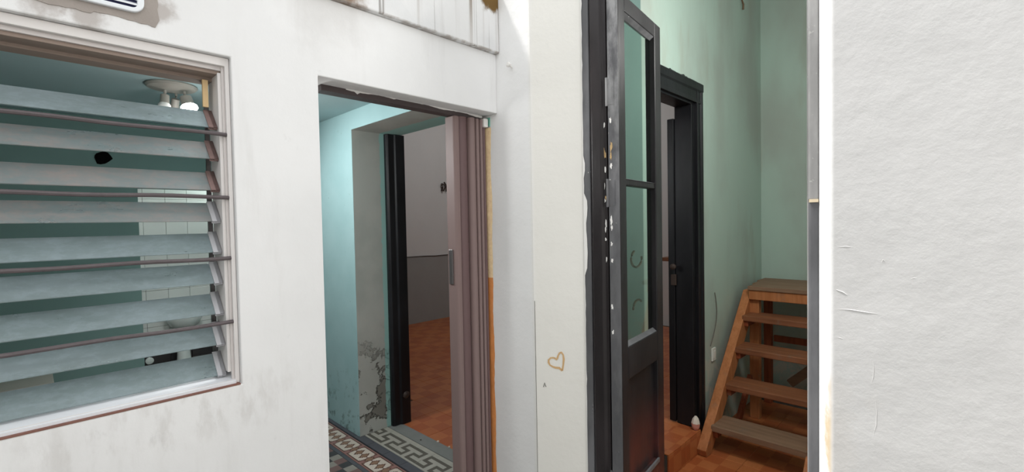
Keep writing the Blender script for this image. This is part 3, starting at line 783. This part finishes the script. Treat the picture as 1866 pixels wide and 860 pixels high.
# expanding foam between folding door and wall
fm = MB(); n = 90; A_ = []; B_ = []; C_ = []
for i in range(n + 1):
    z = 0.02 + (1.985 - 0.02) * i / n
    wv = 0.010 + 0.004 * math.sin(i * 0.37) + random.uniform(-.002, .002) + (0.006 if z > 1.3 else 0.0)
    A_.append((-1.815, YB - 0.002, z)); B_.append((-1.775, YB - 0.002 - wv * .4, z)); C_.append((-1.757 + wv * 0.7 - 0.006, YB - 0.0005, z))
fm.add(A_ + B_ + C_, [(i, i + 1, n + 2 + i, n + 1 + i) for i in range(n)] + [(n + 1 + i, n + 2 + i, 2 * n + 3 + i, 2 * n + 2 + i) for i in range(n)] + [(2 * n + 2 + i, 2 * n + 3 + i, i + 1, i) for i in range(n)])
foam = fm.build('foam_strip', ['foam_orange', 'foam_orange_deep'], smooth=True)
for p in foam.data.polygons:
    if p.center.z < 1.22: p.material_index = 1
tag(foam, 'ragged strip of orange filler foam between folding door and white wall', 'foam')
MB().box(-1.775, -1.752, YB - 0.006, YB - 0.001, 1.992, 2.035).build('tape_piece', 'tape_green', foam)

# ------------------------------------------------------------------ rear room behind the kitchen
struct(MB().box(-6.25, -6.05, 1.97, 6.3, -0.2, 3.7).build('wall_rear_left', 'room_white'))
dado = struct(MB().box(-6.05, -6.042, 1.97, 6.3, 0.0, 1.008).build('trim_2', 'room_dado'))
struct(MB().box(-6.25, -1.54, 6.3, 6.45, -0.2, 3.7).build('wall_rear_back', 'room_white'))
struct(MB().box(-6.25, -4.6, 1.82, 1.97, -0.2, 3.7).build('wall_rear_front', 'room_white'))
struct(MB().box(-6.25, -1.43, 1.97, 6.45, 3.6, 3.7).build('ceiling_rear', 'room_white'))
floor_r = struct(MB().box(-6.05, -1.54, 1.97, 6.3, -0.2, -0.010).build('floor_rear', 'screed'))
T = 0.33
ot = MB().box(-T / 2 + .001, T / 2 - .001, -T / 2 + .001, T / 2 - .001, -0.009, 0).mesh('orange_tile', 'orange_tile', 0.0015, seg=1)
for i in range(14):
    for j in range(13):
        x = -6.05 + T / 2 + T * i; y = 1.918 + T / 2 + T * j
        if x > -1.56 + T / 2 or y > 6.3 or (j == 0 and not -3.4 < x < -1.9): continue
        link_mesh('tile', ot, floor_r, (min(x, -1.54 - T / 2), y, random.uniform(-.0005, .0005)), (0, 0, random.choice((0, PI / 2))))
pts = [(-6.035, 2.6 + 3.4 * i / 24, 1.012 + 0.006 * math.sin(i * 0.8) + 0.002 * math.sin(i * 2.3)) for i in range(25)]
tag(MB().tube(pts, 0.006, 6).build('wall_cable', 'dark_iron', smooth=True), 'dark cable along the white rear room wall above the grey dado', 'cable')
wh = MB().tube([(-6.045, 4.60, 2.04), (-6.0, 4.61, 2.03), (-5.99, 4.63, 2.08), (-6.01, 4.64, 2.12), (-6.03, 4.60, 2.14), (-6.0, 4.58, 2.11)], 0.013, 6)
wh.tube([(-6.045, 4.66, 2.17), (-6.01, 4.67, 2.12), (-6.02, 4.68, 2.02)], 0.011, 6)
wh.box(-6.05, -6.04, 4.60, 4.63, 2.05, 2.10)
tag(wh.build('wall_hook', 'dark_iron', smooth=True), 'dark twisted iron hook high on the rear room wall', 'hook')

# ------------------------------------------------------------------ stair room
XC = -1.43; YBK = 4.85
pw = wall_grid([1.97, 2.80, 3.35, 6.3], [FC - .05, -0.02, 2.32, 3.7], [(2.80, 3.35, -0.02, 2.32)], X_fn, XC, -1.54)
pw_o = struct(pw.build('wall_stair_left', ['green_paint', 'room_white'], bevel=0.003))
for p in pw_o.data.polygons:
    if p.normal.x < -0.9: p.material_index = 1
struct(MB().box(XC, 1.4, YBK, YBK + .15, FC - .05, 3.7).build('wall_stair_back', 'green_paint'))
struct(MB().box(1.25, 1.4, 1.97, YBK, FC - .05, 3.7).build('wall_stair_right', 'green_paint'))
struct(MB().box(XC, 1.4, 1.97, YBK, 3.6, 3.7).build('ceiling_stair', 'room_white'))
inw = MB().box(XC, -1.249, 1.97, 1.98, FC, 3.6); inw.box(-0.348, 1.25, 1.97, 1.98, FC, 3.6); inw.box(-1.249, -0.348, 1.97, 1.98, 2.66, 3.6)
struct(inw.build('wall_stair_front', 'green_paint'))
floor_s = struct(MB().box(XC, 1.25, 1.60, YBK, -0.3, FC - 0.010).build('floor_stair', 'screed'))
for i in range(8):
    for j in range(10):
        x = XC + T / 2 + T * i; y = 1.66 + T / 2 + T * j
        if y > YBK - 0.1 or (j == 0 and not -1.2 < x < -0.2): continue
        link_mesh('tile', ot, floor_s, (x, y, FC + random.uniform(-.0005, .0005)), (0, 0, random.choice((0, PI / 2))))

# doorway to the rear room: casing, jambs, stepped tiled threshold
d2 = struct(empty('door_2', (0, 0, 0)), 'black moulded inner doorway in the green wall beside the stairs')
prof = [(0, 0), (0.10, 0), (0.10, 0.018), (0.092, 0.030), (0.07, 0.030), (0.060, 0.020), (0.03, 0.020), (0.022, 0.026), (0.0, 0.026)]
XO = XC
MB().sweep(prof, (XO, 3.35, -0.10), (XO, 3.35, 2.42), (0, 1, 0), (1, 0, 0)).build('casing', 'black_deep', d2, bevel=0.002)
MB().sweep(prof, (XO, 2.80, -0.10), (XO, 2.80, 2.42), (0, -1, 0), (1, 0, 0)).build('casing', 'black_deep', d2, bevel=0.002)
profh = [(0, 0), (0.148, 0), (0.150, 0.020), (0.140, 0.032), (0.09, 0.032), (0.08, 0.022), (0.03, 0.022), (0.0, 0.026)]
MB().sweep(profh, (XO, 2.70, 2.33), (XO, 3.450, 2.33), (0, 0, 1), (1, 0, 0)).build('casing_head', 'black_deep', d2, bevel=0.002)
MB().prism([(XO, 3.445), (XO + .012, 3.445), (XO + .010, 3.466), (XO, 3.468)], 0.75, 2.26).build('casing_strip', 'black_deep', d2)
rag = MB(); rp_ = []; n = 22
for i in range(n + 1): rp_.append((2.95 + 0.5 * i / n, 2.478 + 0.014 * random.random() * (1 if i < 12 else 0.4)))
vs = [(XO + .001, y, 2.47) for y, z in rp_] + [(XO + .001, y, z) for y, z in rp_] + [(XO + .022, y, 2.47) for y, z in rp_] + [(XO + .018, y, z) for y, z in rp_]
k = n + 1
rag.add(vs, [f for i in range(n) for f in ((i, i + 1, k + i + 1, k + i), (2 * k + i, 3 * k + i, 3 * k + i + 1, 2 * k + i + 1), (k + i, k + i + 1, 3 * k + i + 1, 3 * k + i), (i, 2 * k + i, 2 * k + i + 1, i + 1))])
rag.build('ragged_edge', 'black_deep', d2)
MB().box(-1.552, XC + .005, 3.30, 3.352, 0, 2.325).build('jamb', 'black_deep', d2, bevel=0.003)
MB().box(-1.552, XC + .005, 2.798, 2.84, 0, 2.325).build('jamb', 'black_deep', d2, bevel=0.003)
MB().box(-1.552, XC + .005, 2.80, 3.35, 2.315, 2.345).build('jamb_head', 'black_deep', d2, bevel=0.003)
MB().box(-1.605, -1.556, 3.29, 3.335, 0.01, 2.235).build('door_stile', 'black_deep', d2, bevel=0.005)
MB().box(-1.585, -1.545, 3.286, 3.30, 1.02, 1.10).build('bolt', 'dark_iron', d2, bevel=0.003)
MB().lathe([(0.006, 0), (0.006, 0.02), (0.02, 0.022), (0.022, 0.04), (0.012, 0.046)], (-1.55, 3.285, 1.16), 12, axis=(0, -1, 0)).build('knob', 'dark_iron', d2, smooth=True)
step = struct(MB().box(-1.56, -1.387, 2.80, 3.30, -0.17, -0.010).build('step', 'screed'), 'orange tiled step up to the inner doorway')
stop = MB().box(-0.0925, 0.0925, -0.124, 0.124, -0.009, 0).mesh('step_tile', 'orange_tile', 0.002, seg=1)
sfr = MB().box(-0.0, 0.012, -0.124, 0.124, -0.0745, 0.0745).mesh('step_riser_tile', 'orange_tile', 0.002, seg=1)
for j in range(2):
    link_mesh('tile', stop, step, (-1.4685, 2.925 + .25 * j, 0.0))
    link_mesh('tile', sfr, step, (-1.387, 2.925 + .25 * j, -0.0845))

MB().box(XC + .002, XC + .034, 2.22, 2.546, 0.0, 2.9).build('teal_shade_panel', 'shade_teal', d2, bevel=0.004)  # added panel, its dark teal stands for shade on the green wall
# brown shelf seen through the inner doorway
sh = MB(); sh.prism([(-2.98, 5.9), (-2.74, 5.9), (-2.66, 5.98), (-2.66, 6.3), (-2.98, 6.3)], 0.95, 1.0)
sh_o = sh.build('wall_shelf', 'shelf_wood', bevel=0.008)
tag(sh_o, 'brown wooden shelf on the wall seen through the inner doorway', 'shelf')

# plaster chunk at the frame foot
b = MB(); b.lathe([(0.012, -0.05), (0.026, -0.03), (0.03, 0.0), (0.022, 0.03), (0.008, 0.05)], (-1.40, 3.27, 0.05), 7)
ch = b.build('plaster_lump', ['plaster_chunk', 'plaster_pink'])
for i, p in enumerate(ch.data.polygons):
    if p.center.z < 0.06 or p.center.y > 3.35: p.material_index = 1
tag(ch, 'broken pink and white plaster lump at the foot of the black inner casing', 'plaster')
# wall socket and loop of wire
so = tag(empty('wall_socket', (XC, 3.665, 0.455)), 'small white socket on the green wall beside the stairs', 'socket')
MB().box(0, 0.012, -0.035, 0.035, -0.05, 0.05).build('plate', 'socket_white', so, bevel=0.004)
MB().box(0.012, 0.016, -0.018, 0.018, -0.028, 0.028).build('insert', 'socket_white', so, bevel=0.002)
pts = []
for i in range(17):
    a = i / 16
    pts.append((XC + 0.008, 3.69 + 0.055 * math.sin(PI * a) - 0.09 * a * a, 0.93 - 0.40 * a))
tag(MB().tube(pts, 0.003, 6).build('loose_wire', 'wire_grey', smooth=True), 'thin loose wire curving down the green wall above the socket', 'wire')
MB().tube([(XC, 4.30, 3.42), (XC + .02, 4.33, 3.33), (XC + .015, 4.34, 3.29)], 0.008, 6).build('ceiling_wire', 'rust_iron')
tag(bpy.data.objects['ceiling_wire'], 'short rusty stub poking from the green wall near the top of the picture', 'stub')

# ------------------------------------------------------------------ wooden stairs
stairs = tag(empty('wooden_stairs', (0, 0, FC)), 'worn open-riser wooden stairs rising to a small platform against the green wall', 'stairs')
def zz(z): return z - FC
SX0, SX1 = -1.375, -1.31
def stringer(x0, x1):
    y0, z0, y1, z1 = 3.235, FC, 4.20, 0.90
    d = Vector((0, y1 - y0, z1 - z0)).normalized(); n = Vector((0, d.z, -d.y))
    w = 0.115
    pts = [(y0 + 0.01, z0 + 0.0), (y0 - 0.012, z0 + 0.05), (y1 - 0.02, z1), (y1 + 0.06, z1), (y1 + n.y * w + 0.02, z1 - 0.10), (y0 + n.y * w, z0)]
    mb = MB(); k = len(pts)
    vs = [(x0, y, zz(z)) for y, z in pts] + [(x1, y, zz(z)) for y, z in pts]
    mb.add(vs, [tuple(range(k)), tuple(range(2 * k - 1, k - 1, -1))] + [(i, (i + 1) % k, k + (i + 1) % k, k + i) for i in range(k)])
    mb.build('stringer', 'stair_wood_z', stairs, bevel=0.004)
stringer(SX0, SX1); stringer(-0.735, -0.675)
treads = [(3.335, 0.037, 0.24), (3.60, 0.266, 0.24), (3.80, 0.500, 0.23), (3.98, 0.722, 0.22)]
for i, (y, z, dp) in enumerate(treads):
    w = 0.045
    mb = MB().box(SX1 - .01, -0.725, y, y + dp, zz(z - w), zz(z))
    mb.build('tread', 'stair_wood_grey' if i == 0 else 'stair_wood_x', stairs, bevel=0.006)
    # cleat
    MB().box(SX1, SX1 + 0.03, y + 0.02, y + dp - .02, zz(z - w - 0.045), zz(z - w)).build('cleat', 'stair_wood_red', stairs, bevel=0.003)
for j, (ya, yb) in enumerate(((4.10, 4.31), (4.315, 4.53), (4.535, 4.76))):
    MB().box(-1.315 - .03 * j, -0.62, ya, yb, zz(0.912), zz(0.945)).build('platform_board', 'stair_wood_grey', stairs, bevel=0.004)
MB().box(-1.31, -0.66, 4.112, 4.15, zz(0.835), zz(0.912)).build('front_beam', 'stair_wood_z', stairs, bevel=0.004)
MB().box(-1.318, -1.245, 4.152, 4.215, 0, zz(0.912)).build('post', 'stair_wood_z', stairs, bevel=0.004)
MB().box(-1.335, -1.275, 4.58, 4.645, 0, zz(0.912)).build('post', 'stair_wood_red', stairs, bevel=0.004)
MB().box(-0.74, -0.675, 4.152, 4.215, 0, zz(0.912)).build('post', 'stair_wood_red', stairs, bevel=0.004)
MB().box(-0.74, -0.675, 4.58, 4.645, 0, zz(0.912)).build('post', 'stair_wood_red', stairs, bevel=0.004)
MB().box(-1.26, -0.74, 4.60, 4.63, zz(0.40), zz(0.455)).build('cross_rail', 'stair_wood_red', stairs, bevel=0.003)
def bar(p, q, w, t, mat, nm):
    p = Vector(p); q = Vector(q); d = (q - p).normalized(); s = Vector((1, 0, 0)) if abs(d.x) < 0.5 else Vector((0, 1, 0)); n = d.cross(s)
    vs = [e + s * a * t / 2 + n * b * w / 2 for e in (p, q) for a, b in ((-1, -1), (1, -1), (1, 1), (-1, 1))]
    MB().add(vs, [(0, 1, 2, 3), (7, 6, 5, 4), (0, 4, 5, 1), (1, 5, 6, 2), (2, 6, 7, 3), (3, 7, 4, 0)]).build(nm, mat, stairs, bevel=0.003)
bar((-1.30, 3.78, zz(-0.13)), (-1.30, 4.11, zz(0.20)), 0.06, 0.03, 'stair_wood_red', 'brace')
bar((-1.13, 4.60, zz(0.05)), (-0.76, 4.60, zz(0.42)), 0.07, 0.03, 'stair_wood_grey', 'brace')

# ------------------------------------------------------------------ door_1: frame and open glazed leaf
d1 = struct(empty('door_1', (0, 0, 0)), 'dark painted frame and open glazed door leaf between courtyard and stair room')
# left post: thin grey outer strip, stepped black post
MB().prism([(-1.249, 1.744), (-1.212, 1.744), (-1.212, 1.86), (-1.249, 1.86)], FC, 2.66).build('frame_strip', 'grey_worn_dark', d1, bevel=0.003)
MB().prism([(-1.212, 1.75), (-1.196, 1.735), (-1.150, 1.735), (-1.140, 1.748), (-1.126, 1.748), (-1.126, 1.80), (-1.150, 1.80), (-1.150, 1.90), (-1.212, 1.90)], FC, 2.66).build('frame_post', 'black_paint', d1, bevel=0.003)
MB().prism([(-0.377, 1.752), (-0.371, 1.746), (-0.348, 1.746), (-0.348, 1.90), (-0.377, 1.90)], FC, 1.548).build('frame_post', 'grey_worn_dark', d1, bevel=0.003)
MB().prism([(-0.377, 1.75), (-0.371, 1.744), (-0.348, 1.744), (-0.348, 1.90), (-0.377, 1.90)], 1.556, 2.66).build('frame_post', 'grey_worn', d1, bevel=0.003)
MB().box(-0.373, -0.348, 1.742, 1.90, 1.547, 1.557).build('frame_splice', 'bare_wood', d1)
MB().box(-0.381, -0.377, 1.755, 1.86, FC, 2.66).build('frame_stop', 'grey_worn', d1)
MB().box(-1.212, -0.348, 1.75, 1.90, 2.60, 2.66).build('frame_head', 'black_paint', d1, bevel=0.003)
MB().box(-1.21, -0.35, 1.70, 1.90, FC - 0.01, FC + 0.012).build('door_sill', 'threshold_cement', d1)
# ragged white paint lapped on the outer strip
rp = MB(); n = 70; LL = []; RR = []
for i in range(n + 1):
    z = 0.25 + 2.35 * i / n
    w = 0.002 + max(0, random.gauss(0, 0.0015))
    if 1.28 < z < 1.62: w = 0.016 + 0.004 * math.sin(i) + random.uniform(-.002, .002)
    if 1.72 < z < 1.78: w = 0.010
    LL.append((-1.2495, 1.7435, z)); RR.append((-1.249 + w, 1.7435, z))
rp.add(LL + RR, [(i, i + 1, n + 2 + i, n + 1 + i) for i in range(n)])
ro = rp.build('paint_lap', 'caulk_white', d1); md = ro.modifiers.new('s', 'SOLIDIFY'); md.thickness = 0.0015

DL = math.radians(7.5)
leaf = empty('door_leaf', (-1.0668, 1.752, 0), PI / 2 + DL); leaf.parent = d1
leaf['label'] = 'open glazed door leaf'
TK = 0.052; LW = 0.525; ZB, ZTP = -0.14, 2.472
def lbox(x0, x1, y0, y1, z0, z1, nm, mat='black_leaf', bevel=0.004):
    return MB().box(x0, x1, y0, y1, z0, z1).build(nm, mat, leaf, bevel=bevel)
# stiles with a moulded sticking, rails
lbox(0.0, 0.068, 0, TK, ZB, ZTP, 'stile'); lbox(0.43, 0.513, 0, TK, ZB, ZTP, 'stile'); lbox(0.505, LW, 0.012, TK, ZB, ZTP, 'meeting_strip')
lbox(0.068, 0.43, 0, TK, 2.402, ZTP, 'rail'); lbox(0.068, 0.43, 0, TK, 0.80, 0.945, 'rail'); lbox(0.068, 0.43, 0, TK, ZB, 0.30, 'rail')
lbox(0.068, 0.43, 0.006, TK - .006, 1.655, 1.682, 'glazing_bar')
lbox(0.065, 0.433, 0.022, 0.034, 0.29, 0.81, 'panel', bevel=0.002)
for nm, z0, z1 in (('pane', 1.682, 2.404), ('pane', 0.943, 1.655)):
    lbox(0.066, 0.432, 0.024, 0.028, z0, z1, nm, 'door_glass', 0)
# putty line at the bottom of the lower pane and top of the upper one
def putty(x0, x1, z, h, nm='putty'):
    MB().sweep([(0.004, 0), (0.024, 0), (0.024, h)], (x0, 0, z), (x1, 0, z), (0, 1, 0), (0, 0, 1)).build(nm, 'grey_worn_dark', leaf)
putty(0.068, 0.43, 0.945, 0.016); putty(0.068, 0.43, 1.682, 0.006)
MB().sweep([(0.004, 0), (0.024, 0), (0.024, -0.014)], (0.068, 0, 2.402), (0.43, 0, 2.402), (0, 1, 0), (0, 0, 1)).build('putty', 'grey_worn_dark', leaf)
lbox(0.10, 0.43, -0.006, 0.004, 0.286, 0.305, 'rail_strip', 'grey_worn_dark', 0.001)  # slightly raised paler strip along the bottom rail
# hinge-side edge plate and hinges
lbox(-0.003, 0.0, 0.002, TK - .002, ZB, ZTP, 'hinge_edge', 'hinge_edge', 0)
for z in (2.05, 1.62, 0.35):
    mb = MB().tube([(-0.006, TK + 0.002, z - 0.06), (-0.006, TK + 0.002, z + 0.06)], 0.0055, 10)
    h = mb.build('hinge', 'hinge_edge', leaf, smooth=True)
    MB().box(-0.0042, -0.003, 0.022, TK, z - 0.055, z + 0.055).build('hinge_plate', 'hinge_edge', h)
# flaked paint on both sides of the hinge gap: ragged bare and white patches
def flake(y, z, hw, hh, mat):
    n = 16; pts = []
    for i in range(n):
        a = 2 * PI * i / n; q = 0.45 + random.random() * 0.75
        pts.append((-0.0036, y + hw * q * math.cos(a), z + hh * q * math.sin(a)))
    MB().add(pts + [(-0.003, p[1], p[2]) for p in pts], [tuple(range(n))] + [(i, (i + 1) % n, n + (i + 1) % n, n + i) for i in range(n)]).build('paint_flake', mat, leaf)
for z, hh, mt in ((1.93, .012, 'caulk_white'), (1.815, .022, 'brass_worn'), (1.775, .018, 'brass_worn'), (1.735, .015, 'caulk_white'), (1.665, .016, 'caulk_white'), (1.60, .012, 'brass_worn'),
                 (1.585, .010, 'caulk_white'), (1.50, .022, 'caulk_white'), (1.47, .012, 'caulk_white'), (1.40, .010, 'caulk_white'), (1.33, .012, 'caulk_white'), (1.13, .012, 'caulk_white'), (1.02, .010, 'caulk_white')):
    flake(0.040 + random.uniform(-.004, .002), z, 0.0055, hh, mt)
    if z > 1.3:
        n = 10; y0 = 1.7472; xx = -1.138 + random.uniform(-.004, .004)
        MB().prism([(0.004 * (0.6 + random.random() * .7) * math.cos(2 * PI * i / n), hh * (0.5 + random.random() * .8) * math.sin(2 * PI * i / n)) for i in range(n)], 0, 0.0012).build('paint_flake', mt, d1, loc=(xx, y0 + .0005, z + random.uniform(-.02, .02)), rot=(PI / 2, 0, 0))
# iron hooks on the back of the lower pane
def arc(pts, nm='hook'):
    MB().tube([(x, 0.045, z) for x, z in pts], 0.0055, 8).build(nm, 'rust_iron', leaf, smooth=True)
def circ(cx, cz, r, a0, a1, n=14): return [(cx + r * math.cos(math.radians(a0 + (a1 - a0) * i / n)), cz + r * .62 * math.sin(math.radians(a0 + (a1 - a0) * i / n))) for i in range(n + 1)]
arc(circ(0.275, 1.318, 0.065, 115, 370)); arc(circ(0.285, 1.085, 0.055, 190, 40))
